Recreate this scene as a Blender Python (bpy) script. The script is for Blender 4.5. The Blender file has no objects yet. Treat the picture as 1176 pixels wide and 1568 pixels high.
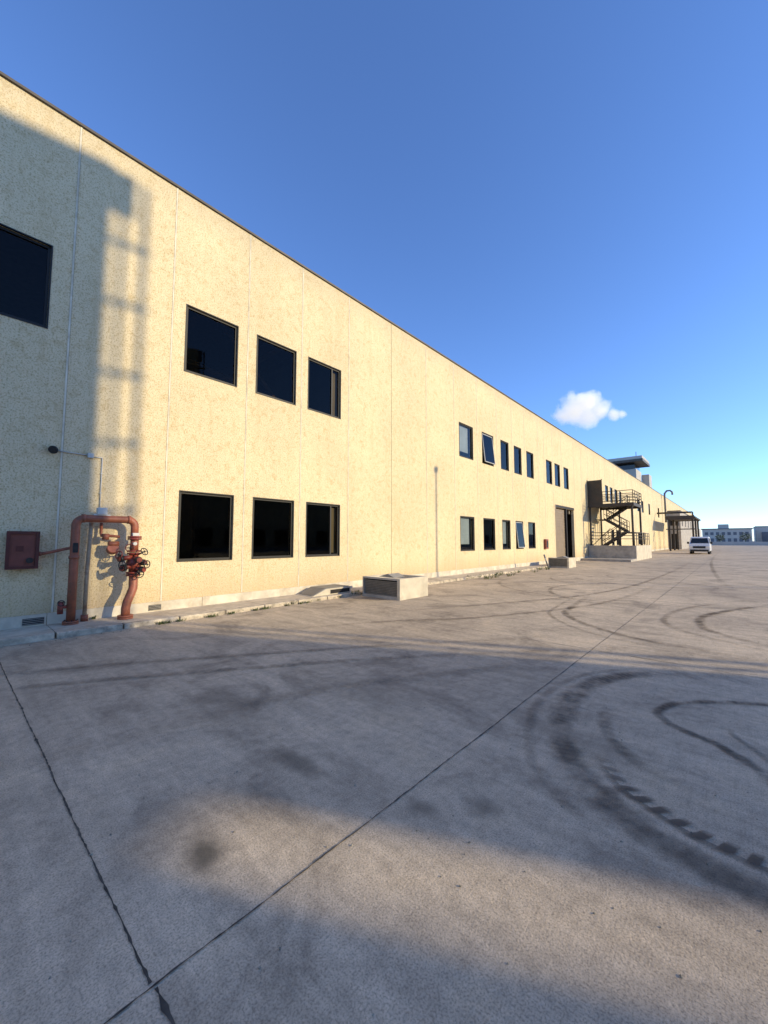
import bpy, bmesh, math, random
from mathutils import Vector, Matrix
random.seed(7)
S = bpy.context.scene
COL = S.collection
rad = math.radians

# ------------------------------------------------------------------ helpers
def new_mat(name):
    m = bpy.data.materials.new(name); m.use_nodes = True
    nt = m.node_tree; nt.nodes.clear()
    out = nt.nodes.new('ShaderNodeOutputMaterial')
    return m, nt, out
def N(nt, t, **kw):
    n = nt.nodes.new(t)
    for k, v in kw.items(): n.inputs[k].default_value = v
    return n
def L(nt, a, b): nt.links.new(a, b)
def math_n(nt, op, a, b=None, c=None, clamp=False):
    n = nt.nodes.new('ShaderNodeMath'); n.operation = op; n.use_clamp = clamp
    for i, v in enumerate((a, b, c)):
        if v is None: continue
        if isinstance(v, (int, float)): n.inputs[i].default_value = v
        else: L(nt, v, n.inputs[i])
    return n.outputs[0]
def ramp(nt, fac, stops):
    r = nt.nodes.new('ShaderNodeValToRGB')
    e = r.color_ramp.elements
    while len(e) < len(stops): e.new(0.5)
    for i, (p, c) in enumerate(stops):
        e[i].position = p
        e[i].color = (c[0], c[1], c[2], 1) if isinstance(c, tuple) else (c, c, c, 1)
    L(nt, fac, r.inputs[0]); return r.outputs[0]
def mixc(nt, fac, a, b, mode='MIX'):
    n = nt.nodes.new('ShaderNodeMix'); n.data_type = 'RGBA'; n.blend_type = mode
    for idx, v in ((0, fac), (6, a), (7, b)):
        if isinstance(v, (int, float)): n.inputs[idx].default_value = v
        elif isinstance(v, tuple): n.inputs[idx].default_value = (v[0], v[1], v[2], 1)
        else: L(nt, v, n.inputs[idx])
    return n.outputs[2]
def noise(nt, co, scale, detail=4, rough=0.55, stretch=None, dist=0.0):
    if stretch:
        mp = nt.nodes.new('ShaderNodeMapping'); mp.inputs['Scale'].default_value = stretch
        L(nt, co, mp.inputs[0]); co = mp.outputs[0]
    n = nt.nodes.new('ShaderNodeTexNoise')
    n.inputs['Scale'].default_value = scale; n.inputs['Detail'].default_value = detail
    n.inputs['Roughness'].default_value = rough; n.inputs['Distortion'].default_value = dist
    L(nt, co, n.inputs['Vector']); return n.outputs['Fac']
def coords(nt):
    return nt.nodes.new('ShaderNodeNewGeometry').outputs['Position']
def bump(nt, h, strength, dist):
    b = nt.nodes.new('ShaderNodeBump'); b.inputs['Strength'].default_value = strength
    b.inputs['Distance'].default_value = dist; L(nt, h, b.inputs['Height']); return b.outputs[0]

def simple_mat(name, col, rough=0.7, metal=0.0, var=0.15, scale=6.0, dirt=None, bmp=0.15):
    m, nt, out = new_mat(name)
    p = nt.nodes.new('ShaderNodeBsdfPrincipled'); L(nt, p.outputs[0], out.inputs[0])
    co = coords(nt)
    f = noise(nt, co, scale, 3, 0.6)
    dark = tuple(c * (1 - var) for c in col); lite = tuple(min(1, c * (1 + var)) for c in col)
    c = ramp(nt, f, [(0.3, dark), (0.7, lite)])
    if dirt:
        f2 = noise(nt, co, scale * 0.6, 4, 0.7)
        c = mixc(nt, ramp(nt, f2, [(0.48, 0.0), (0.68, 0.8)]), c, dirt)
    L(nt, c, p.inputs['Base Color'])
    p.inputs['Roughness'].default_value = rough; p.inputs['Metallic'].default_value = metal
    if bmp > 0.16: L(nt, bump(nt, noise(nt, co, scale * 12, 2), bmp, 0.01), p.inputs['Normal'])
    return m

class MB:
    """mesh builder gathering geometry into a single object"""
    def __init__(s, name, mats, parent=None, smooth=False):
        s.bm = bmesh.new(); s.name = name; s.mats = mats; s.parent = parent; s.smooth = smooth
    def box(s, x0, x1, y0, y1, z0, z1, mi=0, M=None, bev=0):
        vs = [s.bm.verts.new((x, y, z)) for x in (x0, x1) for y in (y0, y1) for z in (z0, z1)]
        fs = [(0,1,3,2),(4,6,7,5),(0,4,5,1),(2,3,7,6),(0,2,6,4),(1,5,7,3)]
        faces = []
        for f in fs:
            fa = s.bm.faces.new([vs[i] for i in f]); fa.material_index = mi; faces.append(fa)
        if M: bmesh.ops.transform(s.bm, matrix=M, verts=vs)
        if bev:
            ed = list({e for f in faces for e in f.edges})
            r = bmesh.ops.bevel(s.bm, geom=ed, offset=bev, segments=2, affect='EDGES', profile=0.6)
            for f in r['faces']: f.material_index = mi
        return vs
    def quad(s, pts, mi=0):
        f = s.bm.faces.new([s.bm.verts.new(p) for p in pts]); f.material_index = mi; return f
    def cyl(s, a, b, r, mi=0, seg=16, r2=None, cap=True):
        a = Vector(a); b = Vector(b); d = b - a
        q = d.to_track_quat('Z', 'Y').to_matrix().to_4x4()
        M = Matrix.Translation((a + b) / 2) @ q
        before = set(s.bm.faces)
        bmesh.ops.create_cone(s.bm, cap_ends=cap, segments=seg, radius1=r, radius2=r if r2 is None else r2, depth=d.length, matrix=M)
        for f in s.bm.faces:
            if f not in before:
                f.material_index = mi
                if len(f.verts) == 4: f.smooth = True
    def tube(s, pts, r, mi=0, seg=14):
        pts = [Vector(p) for p in pts]
        rings = []
        up = Vector((0.13, 0.21, 0.97)).normalized()
        for i, p in enumerate(pts):
            t = (pts[min(i+1, len(pts)-1)] - pts[max(i-1, 0)]).normalized()
            a = t.cross(up)
            if a.length < 0.2: a = t.cross(Vector((1, 0, 0)))
            if rings:
                a = (pa - t * pa.dot(t))
            a.normalize(); b = t.cross(a); pa = a
            rings.append([s.bm.verts.new(p + (a * math.cos(2*math.pi*k/seg) + b * math.sin(2*math.pi*k/seg)) * r) for k in range(seg)])
        for i in range(len(rings)-1):
            for k in range(seg):
                f = s.bm.faces.new((rings[i][k], rings[i][(k+1)%seg], rings[i+1][(k+1)%seg], rings[i+1][k]))
                f.material_index = mi; f.smooth = True
        for rr in (rings[0][::-1], rings[-1]):
            f = s.bm.faces.new(rr); f.material_index = mi
    def torus(s, c, axis, R, r, mi=0, seg=20, rs=6):
        c = Vector(c); q = Vector(axis).to_track_quat('Z', 'Y').to_matrix()
        rings = []
        for i in range(seg):
            an = 2*math.pi*i/seg; d = Vector((math.cos(an), math.sin(an), 0)); z = Vector((0,0,1))
            rings.append([s.bm.verts.new(c + q @ (d*(R + r*math.cos(2*math.pi*k/rs)) + z*r*math.sin(2*math.pi*k/rs))) for k in range(rs)])
        for i in range(seg):
            for k in range(rs):
                f = s.bm.faces.new((rings[i][k], rings[i][(k+1)%rs], rings[(i+1)%seg][(k+1)%rs], rings[(i+1)%seg][k]))
                f.material_index = mi; f.smooth = True
    def prism(s, prof, y0, y1, mi=0, axis='y'):
        def P(a, t, z): return (a, t, z) if axis == 'y' else (t, a, z)
        v0 = [s.bm.verts.new(P(a, y0, z)) for a, z in prof]; v1 = [s.bm.verts.new(P(a, y1, z)) for a, z in prof]
        n = len(prof)
        for i in range(n):
            f = s.bm.faces.new((v0[i], v0[(i+1)%n], v1[(i+1)%n], v1[i])); f.material_index = mi
        for vv in (v0[::-1], v1):
            f = s.bm.faces.new(vv); f.material_index = mi
    def done(s, recalc=True):
        if recalc: bmesh.ops.recalc_face_normals(s.bm, faces=s.bm.faces[:])
        me = bpy.data.meshes.new(s.name); s.bm.to_mesh(me); s.bm.free()
        for m in s.mats: me.materials.append(m)
        o = bpy.data.objects.new(s.name, me); COL.objects.link(o)
        if s.parent: o.parent = s.parent
        return o
def empty(name, loc=(0,0,0)):
    e = bpy.data.objects.new(name, None); e.empty_display_size = 0.5; COL.objects.link(e); return e

# ------------------------------------------------------------------ materials
def wall_material(name, base):
    m, nt, out = new_mat(name)
    p = nt.nodes.new('ShaderNodeBsdfPrincipled'); L(nt, p.outputs[0], out.inputs[0])
    co = coords(nt)
    b = base
    c = ramp(nt, noise(nt, co, 0.45, 2, 0.55), [(0.3, tuple(x*0.88 for x in b)), (0.7, b)])
    mott = noise(nt, co, 6.0, 4, 0.72, dist=0.8)
    c = mixc(nt, 1.0, c, ramp(nt, mott, [(0.34, (0.83,0.78,0.69)), (0.48, (0.96,0.95,0.92)), (0.7, (1.0,1.0,1.0))]), 'MULTIPLY')
    pit = noise(nt, co, 34.0, 2, 0.65)
    c = mixc(nt, 1.0, c, ramp(nt, pit, [(0.34, (0.68,0.63,0.54)), (0.50, (1,1,1))]), 'MULTIPLY')
    st = noise(nt, co, 2.2, 4, 0.65, stretch=(1, 1.6, 0.08))
    big = noise(nt, co, 0.8, 1, 0.5)
    k = math_n(nt, 'MULTIPLY', ramp(nt, st, [(0.50, 0.0), (0.72, 1.0)]), ramp(nt, big, [(0.4, 0.2), (0.65, 0.9)]))
    c = mixc(nt, math_n(nt, 'MULTIPLY', k, 0.48), c, (b[0]*0.66, b[1]*0.58, b[2]*0.46))
    sep = nt.nodes.new('ShaderNodeSeparateXYZ'); L(nt, co, sep.inputs[0])
    zlow = math_n(nt, 'ADD', sep.outputs[2], math_n(nt, 'MULTIPLY', mott, -1.8))
    gl = ramp(nt, math_n(nt, 'MULTIPLY_ADD', zlow, 0.8, 0.8, clamp=True), [(0.15, 0.55), (0.8, 0.0)])
    c = mixc(nt, gl, c, (0.48, 0.33, 0.18))
    zt = math_n(nt, 'SUBTRACT', sep.outputs[2], math_n(nt, 'MULTIPLY', st, 1.1))
    gt = ramp(nt, math_n(nt, 'SUBTRACT', zt, 8.75, clamp=True), [(0.1, 0.0), (0.9, 0.30)])
    c = mixc(nt, gt, c, (0.37, 0.31, 0.22))
    L(nt, c, p.inputs['Base Color']); p.inputs['Roughness'].default_value = 0.92
    p.inputs['Specular IOR Level'].default_value = 0.15
    h = math_n(nt, 'ADD', math_n(nt, 'MULTIPLY', noise(nt, co, 7, 2, 0.6), 0.8), noise(nt, co, 48, 2, 0.7))
    L(nt, bump(nt, h, 0.6, 0.018), p.inputs['Normal'])
    return m
M_WALL = wall_material('cream_roughcast', (0.85, 0.71, 0.46))
M_PLINTH = simple_mat('plinth_concrete', (0.65, 0.58, 0.45), 0.9, 0, 0.18, 2.5, (0.42, 0.35, 0.25), 0.4)
M_SEAL = simple_mat('joint_sealant', (0.73, 0.66, 0.50), 0.8, 0, 0.15, 3, (0.48,0.41,0.29))
M_SEALD = simple_mat('joint_dark', (0.32, 0.27, 0.18), 0.9, 0, 0.3, 2)
M_COPE = simple_mat('coping_metal', (0.10, 0.085, 0.07), 0.6, 0.3, 0.2, 2)
M_FRAME = simple_mat('bronze_frame', (0.012, 0.010, 0.008), 0.6, 0.0, 0.2, 3, None, 0.02)
M_WFRAME = simple_mat('pale_sash', (0.38, 0.38, 0.36), 0.5, 0, 0.1, 3, None, 0.02)
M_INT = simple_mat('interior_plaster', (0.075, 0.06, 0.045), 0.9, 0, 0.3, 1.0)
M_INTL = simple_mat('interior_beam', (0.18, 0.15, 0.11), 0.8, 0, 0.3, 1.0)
M_BLIND_REFL = simple_mat('blind_with_sky_reflection', (0.36, 0.40, 0.42), 0.8, 0, 0.12, 1.5, None, 0.05)  # the panes' pale sky reflection is put into the blind colour
M_ROOF = simple_mat('roof_felt', (0.15, 0.14, 0.13), 0.9)
M_REDP = simple_mat('red_pipe_paint', (0.33, 0.10, 0.05), 0.5, 0, 0.25, 7, (0.17, 0.075, 0.042), 0.25)
M_REDV = simple_mat('red_valve_paint', (0.28, 0.05, 0.03), 0.45, 0, 0.3, 14, (0.08, 0.04, 0.03), 0.3)
M_REDB = simple_mat('red_cabinet_frame', (0.10, 0.022, 0.018), 0.45, 0, 0.2, 5, (0.06, 0.018, 0.015), 0.1)
M_REDF = simple_mat('red_cabinet_door', (0.20, 0.06, 0.045), 0.35, 0, 0.2, 3, (0.14, 0.045, 0.035), 0.1)
M_BLACK = simple_mat('black_iron', (0.03, 0.028, 0.027), 0.5, 0.3, 0.3, 8)
M_BEIGEP = simple_mat('beige_pipe', (0.42, 0.33, 0.22), 0.6, 0, 0.2, 8, (0.25, 0.13, 0.07))
M_WHITEB = simple_mat('pale_plastic', (0.60, 0.58, 0.52), 0.5, 0, 0.08, 6, None, 0.03)
M_CONC = simple_mat('cast_concrete', (0.61, 0.54, 0.41), 0.9, 0, 0.15, 2.2, (0.45, 0.39, 0.3), 0.35)
M_CONC_GREYSHADE = simple_mat('shade_grey_concrete', (0.43, 0.39, 0.33), 0.9, 0, 0.2, 2.2, (0.28, 0.25, 0.21), 0.35)  # greyer copy of the cast concrete, with shade put into its colour
M_PAVE = simple_mat('pavement_concrete', (0.56, 0.47, 0.345), 0.9, 0, 0.2, 3.0, (0.34, 0.27, 0.19), 0.5)
M_KERB = simple_mat('kerb_stone', (0.56, 0.475, 0.35), 0.9, 0, 0.3, 5.0, (0.15, 0.125, 0.10), 0.6)
M_GRILL = simple_mat('louvre_metal', (0.32, 0.30, 0.265), 0.6, 0.2, 0.15, 6)
M_STEEL = simple_mat('painted_steel', (0.045, 0.04, 0.034), 0.65, 0.0, 0.2, 4, (0.08,0.05,0.032))
M_STEELG = simple_mat('galvanised_steel', (0.20, 0.20, 0.20), 0.5, 0.3, 0.15, 4)
M_SHUT = simple_mat('shutter_brown', (0.24, 0.18, 0.12), 0.6, 0.0, 0.12, 2)
M_DARK = simple_mat('dark_opening', (0.02, 0.018, 0.016), 0.9)
M_JOINT = simple_mat('slab_joint_filler', (0.075, 0.065, 0.052), 0.9, 0, 0.6, 9)
M_STONE = simple_mat('loose_grit', (0.34, 0.30, 0.22), 0.9, 0, 0.6, 30)
M_GRASS = simple_mat('weed_leaf', (0.09, 0.11, 0.035), 0.7, 0, 0.4, 12)
M_DIST = simple_mat('distant_render', (0.50, 0.47, 0.42), 0.9, 0, 0.1, 0.3)
M_DISTD = simple_mat('distant_dark', (0.14, 0.15, 0.17), 0.8, 0, 0.2, 0.3)
M_CARP = simple_mat('car_paint_white', (0.70, 0.69, 0.67), 0.3, 0.0, 0.03, 3, None, 0.0)
M_TYRE = simple_mat('tyre_rubber', (0.02, 0.02, 0.02), 0.8)
M_LENS = simple_mat('lamp_lens', (0.75, 0.74, 0.70), 0.15, 0, 0.02, 5, None, 0.0)
M_TREE = simple_mat('distant_foliage', (0.05, 0.07, 0.03), 0.9, 0, 0.4, 0.8)

def glass_mat(name, tint, ior=1.42):
    m, nt, out = new_mat(name)
    t = N(nt, 'ShaderNodeBsdfTransparent'); t.inputs[0].default_value = (*tint, 1)
    g = N(nt, 'ShaderNodeBsdfGlossy'); g.inputs['Roughness'].default_value = 0.02
    co = coords(nt)
    fr = N(nt, 'ShaderNodeFresnel'); fr.inputs[0].default_value = ior
    mx = nt.nodes.new('ShaderNodeMixShader'); L(nt, fr.outputs[0], mx.inputs[0])
    L(nt, t.outputs[0], mx.inputs[1]); L(nt, g.outputs[0], mx.inputs[2]); L(nt, mx.outputs[0], out.inputs[0])
    L(nt, bump(nt, noise(nt, co, 1.2, 2), 0.06, 0.02), g.inputs['Normal'])
    return m
M_GLASS = glass_mat('tinted_glass', (0.48, 0.41, 0.30), 1.27)
M_GLASSC = glass_mat('clear_glass', (0.75, 0.79, 0.81), 1.4)
M_CGLASS = simple_mat('car_glass', (0.02, 0.025, 0.03), 0.06, 0, 0.05, 3, None, 0.0)

# ground -----------------------------------------------------------
def ground_material():
    m, nt, out = new_mat('yard_concrete')
    p = nt.nodes.new('ShaderNodeBsdfPrincipled'); L(nt, p.outputs[0], out.inputs[0])
    co = coords(nt)
    c = ramp(nt, noise(nt, co, 0.22, 2, 0.55, dist=0.5), [(0.32, (0.53,0.425,0.305)), (0.5, (0.63,0.508,0.36)), (0.72, (0.69,0.555,0.39))])
    f2 = noise(nt, co, 0.95, 5, 0.66, dist=1.0)
    c = mixc(nt, 1.0, c, ramp(nt, f2, [(0.32, (0.62,0.62,0.63)), (0.48, (0.93,0.93,0.93)), (0.55, (1.0,1.0,1.0)), (0.7, (1.10,1.08,1.04))]), 'MULTIPLY')
    f = noise(nt, co, 2.0, 4, 0.7, stretch=(0.3,2.4,1), dist=0.5)
    c = mixc(nt, 1.0, c, ramp(nt, f, [(0.33, 0.82), (0.65, 1.05)]), 'MULTIPLY')
    sc = noise(nt, co, 3.2, 2, 0.5, stretch=(5.0,0.35,1), dist=1.2)
    c = mixc(nt, 1.0, c, ramp(nt, sc, [(0.46, 1.0), (0.50, 0.92), (0.54, 1.0)]), 'MULTIPLY')
    f3 = noise(nt, co, 12, 4, 0.75)
    c = mixc(nt, 1.0, c, ramp(nt, f3, [(0.3, 0.78), (0.6, 1.04)]), 'MULTIPLY')
    f4 = noise(nt, co, 110, 2, 0.7)
    c = mixc(nt, 1.0, c, ramp(nt, f4, [(0.33, 0.62), (0.5, 1.0), (0.72, 1.18)]), 'MULTIPLY')
    v = nt.nodes.new('ShaderNodeTexVoronoi'); v.inputs['Scale'].default_value = 7; L(nt, co, v.inputs['Vector'])
    sp = ramp(nt, v.outputs['Distance'], [(0.025, 1.0), (0.06, 0.0)])
    c = mixc(nt, math_n(nt, 'MULTIPLY', sp, ramp(nt, f2, [(0.5, 0.0), (0.6, 0.8)])), c, (0.12, 0.10, 0.085))
    sep = nt.nodes.new('ShaderNodeSeparateXYZ'); L(nt, co, sep.inputs[0])
    wob = noise(nt, co, 3.5, 3, 0.6)
    for (sx, sy, rx, ry, k) in ((7.42,1.00,0.20,0.14,0.90),(7.06,1.85,0.45,0.12,0.60),(8.1,2.05,0.18,0.10,0.6),(8.35,2.30,0.16,0.11,0.6),
                                (5.9,1.9,0.9,0.5,0.26),(6.6,3.1,0.9,0.4,0.30),(7.5,4.8,0.8,0.5,0.24),(8.7,3.6,0.5,0.3,0.3),(6.2,0.2,0.6,0.5,0.24)):
        dx = math_n(nt, 'DIVIDE', math_n(nt, 'SUBTRACT', sep.outputs[0], sx), rx)
        dy = math_n(nt, 'DIVIDE', math_n(nt, 'SUBTRACT', sep.outputs[1], sy), ry)
        d = math_n(nt, 'SQRT', math_n(nt, 'ADD', math_n(nt, 'MULTIPLY', dx, dx), math_n(nt, 'MULTIPLY', dy, dy)))
        d = math_n(nt, 'ADD', d, math_n(nt, 'MULTIPLY_ADD', wob, 1.6, -0.8))
        mk = ramp(nt, d, [(0.15, k), (1.0, 0.0)])
        c = mixc(nt, mk, c, (0.13, 0.11, 0.08))
    L(nt, c, p.inputs['Base Color'])
    p.inputs['Roughness'].default_value = 0.85; p.inputs['Specular IOR Level'].default_value = 0.2
    h = noise(nt, co, 60, 3, 0.75)
    L(nt, bump(nt, h, 0.45, 0.008), p.inputs['Normal'])
    return m
g = MB('ground', [ground_material()])
g.quad([(-2500,-2500,0),(2500,-2500,0),(2500,4000,0),(-2500,4000,0)]); g.done()

# slab joints ------------------------------------------------------
sj = MB('slab_joints', [M_JOINT])
def strip(b, p0, p1, w, z=0.004, step=0.12, jit=0.35, wander=0.003):
    p0 = Vector((*p0, z)); p1 = Vector((*p1, z)); d = (p1-p0); n = max(2, int(d.length/step)); d.normalize()
    nrm = Vector((-d.y, d.x, 0)); prev = None; off = 0
    for i in range(n+1):
        p = p0 + (p1-p0)*i/n; off = off*0.9 + random.uniform(-wander, wander)
        ww = w*(1+random.uniform(-jit, jit))
        if random.random() < 0.04: ww *= 1.9
        a = b.bm.verts.new(p + nrm*(off+ww/2)); c = b.bm.verts.new(p + nrm*(off-ww/2))
        if prev: b.bm.faces.new((prev[0], prev[1], c, a))
        prev = (a, c)
strip(sj, (7.92,-8), (7.92,14), 0.0065, step=0.03, jit=0.6, wander=0.002)
strip(sj, (7.92,14), (7.92,80), 0.009, step=0.5)
strip(sj, (1.1,0.60), (7.905,0.60), 0.0085, step=0.03, jit=0.65, wander=0.002)
strip(sj, (7.935,0.61), (14,0.61), 0.0085, step=0.03, jit=0.65, wander=0.002)
for yy in (-5.4, 6.6, 12.6, 18.6, 24.6, 36.6, 48.6):
    strip(sj, (1.15,yy), (7.9,yy), 0.006, step=0.2, jit=0.6); strip(sj, (7.94,yy), (13.9,yy), 0.006, step=0.2, jit=0.6)
def crack(x, y, an, ln, w=0.0015):
    pts = [(x, y)]; n = int(ln/0.06)
    for _ in range(n):
        an += random.uniform(-0.35, 0.35); x += math.cos(an)*0.06; y += math.sin(an)*0.06; pts.append((x, y))
    prev = None
    for i, q in enumerate(pts):
        ww = w*(1-abs(2*i/len(pts)-1))+0.0004; a_ = sj.bm.verts.new((q[0]-ww, q[1]+ww, 0.0045)); c_ = sj.bm.verts.new((q[0]+ww, q[1]-ww, 0.0045))
        if prev: sj.bm.faces.new((prev[0], prev[1], c_, a_))
        prev = (a_, c_)
crack(8.0,4.2,0.3,0.9); crack(6.4,2.4,2.2,1.2); crack(4.6,1.6,1.0,1.6)
sj.done(recalc=False)

# tyre marks -------------------------------------------------------
def tyre_mat():
    m, nt, out = new_mat('tyre_rubber_marks')
    uv = nt.nodes.new('ShaderNodeUVMap'); sep = nt.nodes.new('ShaderNodeSeparateXYZ'); L(nt, uv.outputs[0], sep.inputs[0])
    co = coords(nt)
    at = nt.nodes.new('ShaderNodeAttribute'); at.attribute_name = 'dark'
    tr = nt.nodes.new('ShaderNodeAttribute'); tr.attribute_name = 'tread'
    n7 = noise(nt, co, 7, 3)
    cross = math_n(nt, 'SUBTRACT', 1.0, math_n(nt, 'ABSOLUTE', math_n(nt, 'MULTIPLY_ADD', sep.outputs[0], 2.0, -1.0)))
    cross = ramp(nt, math_n(nt, 'ADD', cross, math_n(nt, 'MULTIPLY_ADD', n7, 1.0, -0.5)), [(0.05, 0.0), (0.70, 1.0)])
    s1 = math_n(nt, 'SINE', math_n(nt, 'MULTIPLY_ADD', sep.outputs[1], 95.0, math_n(nt, 'MULTIPLY', sep.outputs[0], 5.0)))
    soft = ramp(nt, math_n(nt, 'MULTIPLY_ADD', s1, 0.5, 0.5), [(0.2, 0.84), (0.7, 1.0)])
    ph = math_n(nt, 'MULTIPLY_ADD', sep.outputs[0], 3.0, math_n(nt, 'MULTIPLY', n7, 3.0))
    s2 = math_n(nt, 'SINE', math_n(nt, 'ADD', math_n(nt, 'MULTIPLY', sep.outputs[1], 56.0), ph))
    hard = ramp(nt, math_n(nt, 'MULTIPLY_ADD', s2, 0.5, 0.5), [(0.36, 0.08), (0.62, 1.0)])
    hard = math_n(nt, 'MAXIMUM', hard, math_n(nt, 'MULTIPLY', math_n(nt, 'GREATER_THAN', sep.outputs[0], 0.62), 0.7))
    tread = mixc(nt, tr.outputs['Fac'], soft, hard)
    br = ramp(nt, noise(nt, co, 2.2, 3, 0.72), [(0.36, 0.15), (0.60, 1.0)])
    br = math_n(nt, 'MAXIMUM', br, math_n(nt, 'MULTIPLY', tr.outputs['Fac'], 0.85))
    a = math_n(nt, 'MULTIPLY', math_n(nt, 'MULTIPLY', cross, tread), math_n(nt, 'MULTIPLY', br, at.outputs['Fac']), clamp=True)
    d = nt.nodes.new('ShaderNodeBsdfDiffuse'); d.inputs[0].default_value = (0.14, 0.115, 0.09, 1)
    t = nt.nodes.new('ShaderNodeBsdfTransparent'); mx = nt.nodes.new('ShaderNodeMixShader')
    L(nt, a, mx.inputs[0]); L(nt, t.outputs[0], mx.inputs[1]); L(nt, d.outputs[0], mx.inputs[2]); L(nt, mx.outputs[0], out.inputs[0])
    return m
tm = bmesh.new(); uvl = tm.loops.layers.uv.new('UVMap'); dl = tm.verts.layers.float.new('dark'); tl = tm.verts.layers.float.new('tread')
tz = [0.006]
def ribbon(pts, w, k, tread=0.0):
    P = [Vector((x, y, 0)) for x, y in pts]; Q = []
    for i in range(len(P)-1):
        p0 = P[max(i-1,0)]; p1 = P[i]; p2 = P[i+1]; p3 = P[min(i+2,len(P)-1)]
        for j in range(12):
            t = j/12
            Q.append(0.5*((2*p1)+(p2-p0)*t+(2*p0-5*p1+4*p2-p3)*t*t+(3*p1-p0-3*p2+p3)*t*t*t))
    Q.append(P[-1]); prev = None; s = 0; tz[0] += 0.0004
    for i, q in enumerate(Q):
        d = (Q[min(i+1,len(Q)-1)]-Q[max(i-1,0)]).normalized(); n = Vector((-d.y, d.x, 0))
        if i: s += (q-Q[i-1]).length
        e = min(1, i/16, (len(Q)-1-i)/16)
        a = tm.verts.new((q+n*w/2)+Vector((0,0,tz[0]))); b = tm.verts.new((q-n*w/2)+Vector((0,0,tz[0])))
        a[dl] = k*e*0.80; b[dl] = k*e*0.80; a[tl] = tread; b[tl] = tread
        if prev:
            f = tm.faces.new((prev[0], prev[1], b, a))
            for lp, uvv in zip(f.loops, ((0,ps),(1,ps),(1,s),(0,s))): lp[uvl].uv = uvv
        prev = (a, b); ps = s
def arc(cx, cy, r, a0, a1, w, k, n=9):
    ribbon([(cx+r*math.cos(rad(a0+(a1-a0)*i/n)), cy+r*math.sin(rad(a0+(a1-a0)*i/n))) for i in range(n+1)], w, k)
ribbon([(9.3,6.2),(8.75,5.9),(8.37,5.3),(8.25,4.5),(8.37,3.76),(8.62,3.2),(9.04,2.8),(9.64,2.62),(10.6,2.8)],0.30,0.80)
ribbon([(9.0,6.3),(8.5,5.9),(8.12,5.2),(8.02,4.4),(8.12,3.7),(8.42,3.0),(8.95,2.55),(9.7,2.4)],0.12,0.35)
ribbon([(8.75,3.45),(8.95,3.14),(9.2,2.97),(9.43,2.88),(9.7,2.86),(10.1,2.95)],0.17,1.15,1.0)
ribbon([(8.6,4.6),(8.62,4.2),(8.75,3.8),(9.0,3.5),(9.4,3.3)],0.16,0.5,0.4)
ribbon([(10.6,5.9),(9.77,5.57),(9.15,5.1),(8.98,4.67),(9.12,4.4),(9.43,4.22),(9.69,3.9),(9.9,3.4),(10.5,3.0)],0.12,1.0)
ribbon([(9.7,4.9),(9.5,4.6),(9.65,4.3),(9.85,3.9),(10.2,3.6)],0.07,0.5)
ribbon([(6.3,13),(6.5,10.6),(6.8,9.2),(8.15,7.9),(10.3,7.5)],0.20,0.8)
ribbon([(6.0,13),(6.2,10.6),(6.5,9.0),(7.9,7.6),(10.3,7.2)],0.12,0.45)
ribbon([(10.6,15),(9.5,12.5),(9.0,10.8),(9.3,9.2),(10.8,8.2)],0.22,0.85)
ribbon([(10.2,15.6),(8.9,12.8),(8.45,10.9),(8.7,9.2),(10.4,7.9)],0.16,0.5)
ribbon([(2.6,-1.5),(3.6,0.7),(4.8,2.6),(5.9,4.2),(8.2,7.0)],0.20,0.5)
ribbon([(2.1,-1.0),(3.1,1.1),(4.3,3.0),(5.4,4.6),(7.6,7.6)],0.20,0.48)
ribbon([(5.4,-0.6),(5.8,1.5),(6.2,3.0),(7.4,5.2),(8.9,8.6)],0.32,0.26)
ribbon([(3.0,3.5),(4.2,6.0),(5.6,8.0),(7.0,12),(7.4,18)],0.22,0.55)
ribbon([(3.0,6),(4.6,9),(6.4,14),(7.0,22),(7.1,40)],0.22,0.55)
ribbon([(9.4,18),(8.8,26),(8.2,40),(7.9,60)],0.25,0.55)
arc(8.2,14.5,3.4,120,240,0.2,0.5); arc(7.0,20,3.0,200,330,0.2,0.5)
for _ in range(8):
    arc(random.uniform(5,11),random.uniform(12,34),random.uniform(1.5,5),random.uniform(0,360),random.uniform(120,300),random.uniform(0.12,0.25),random.uniform(0.25,0.5))
me = bpy.data.meshes.new('tyre_marks'); tm.to_mesh(me); tm.free(); me.materials.append(tyre_mat())
o = bpy.data.objects.new('tyre_marks', me); COL.objects.link(o)

# grit -------------------------------------------------------------
gr = MB('grit', [M_STONE])
for i in range(520):
    if i < 380: x, y = random.uniform(5.2,10.5), random.uniform(0.2,9)
    else: x, y = 1.12+abs(random.gauss(0,0.12)), random.uniform(0.2,16)
    r = random.uniform(0.002, 0.006)*(1 if i<380 else 2.2)
    M = Matrix.Translation((x,y,r*0.5)) @ Matrix.Rotation(random.uniform(0,6),4,'Z') @ Matrix.Diagonal((r*random.uniform(0.8,1.8), r, r*0.8, 1))
    bmesh.ops.create_icosphere(gr.bm, subdivisions=1, radius=1, matrix=M)
gr.done()

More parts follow.
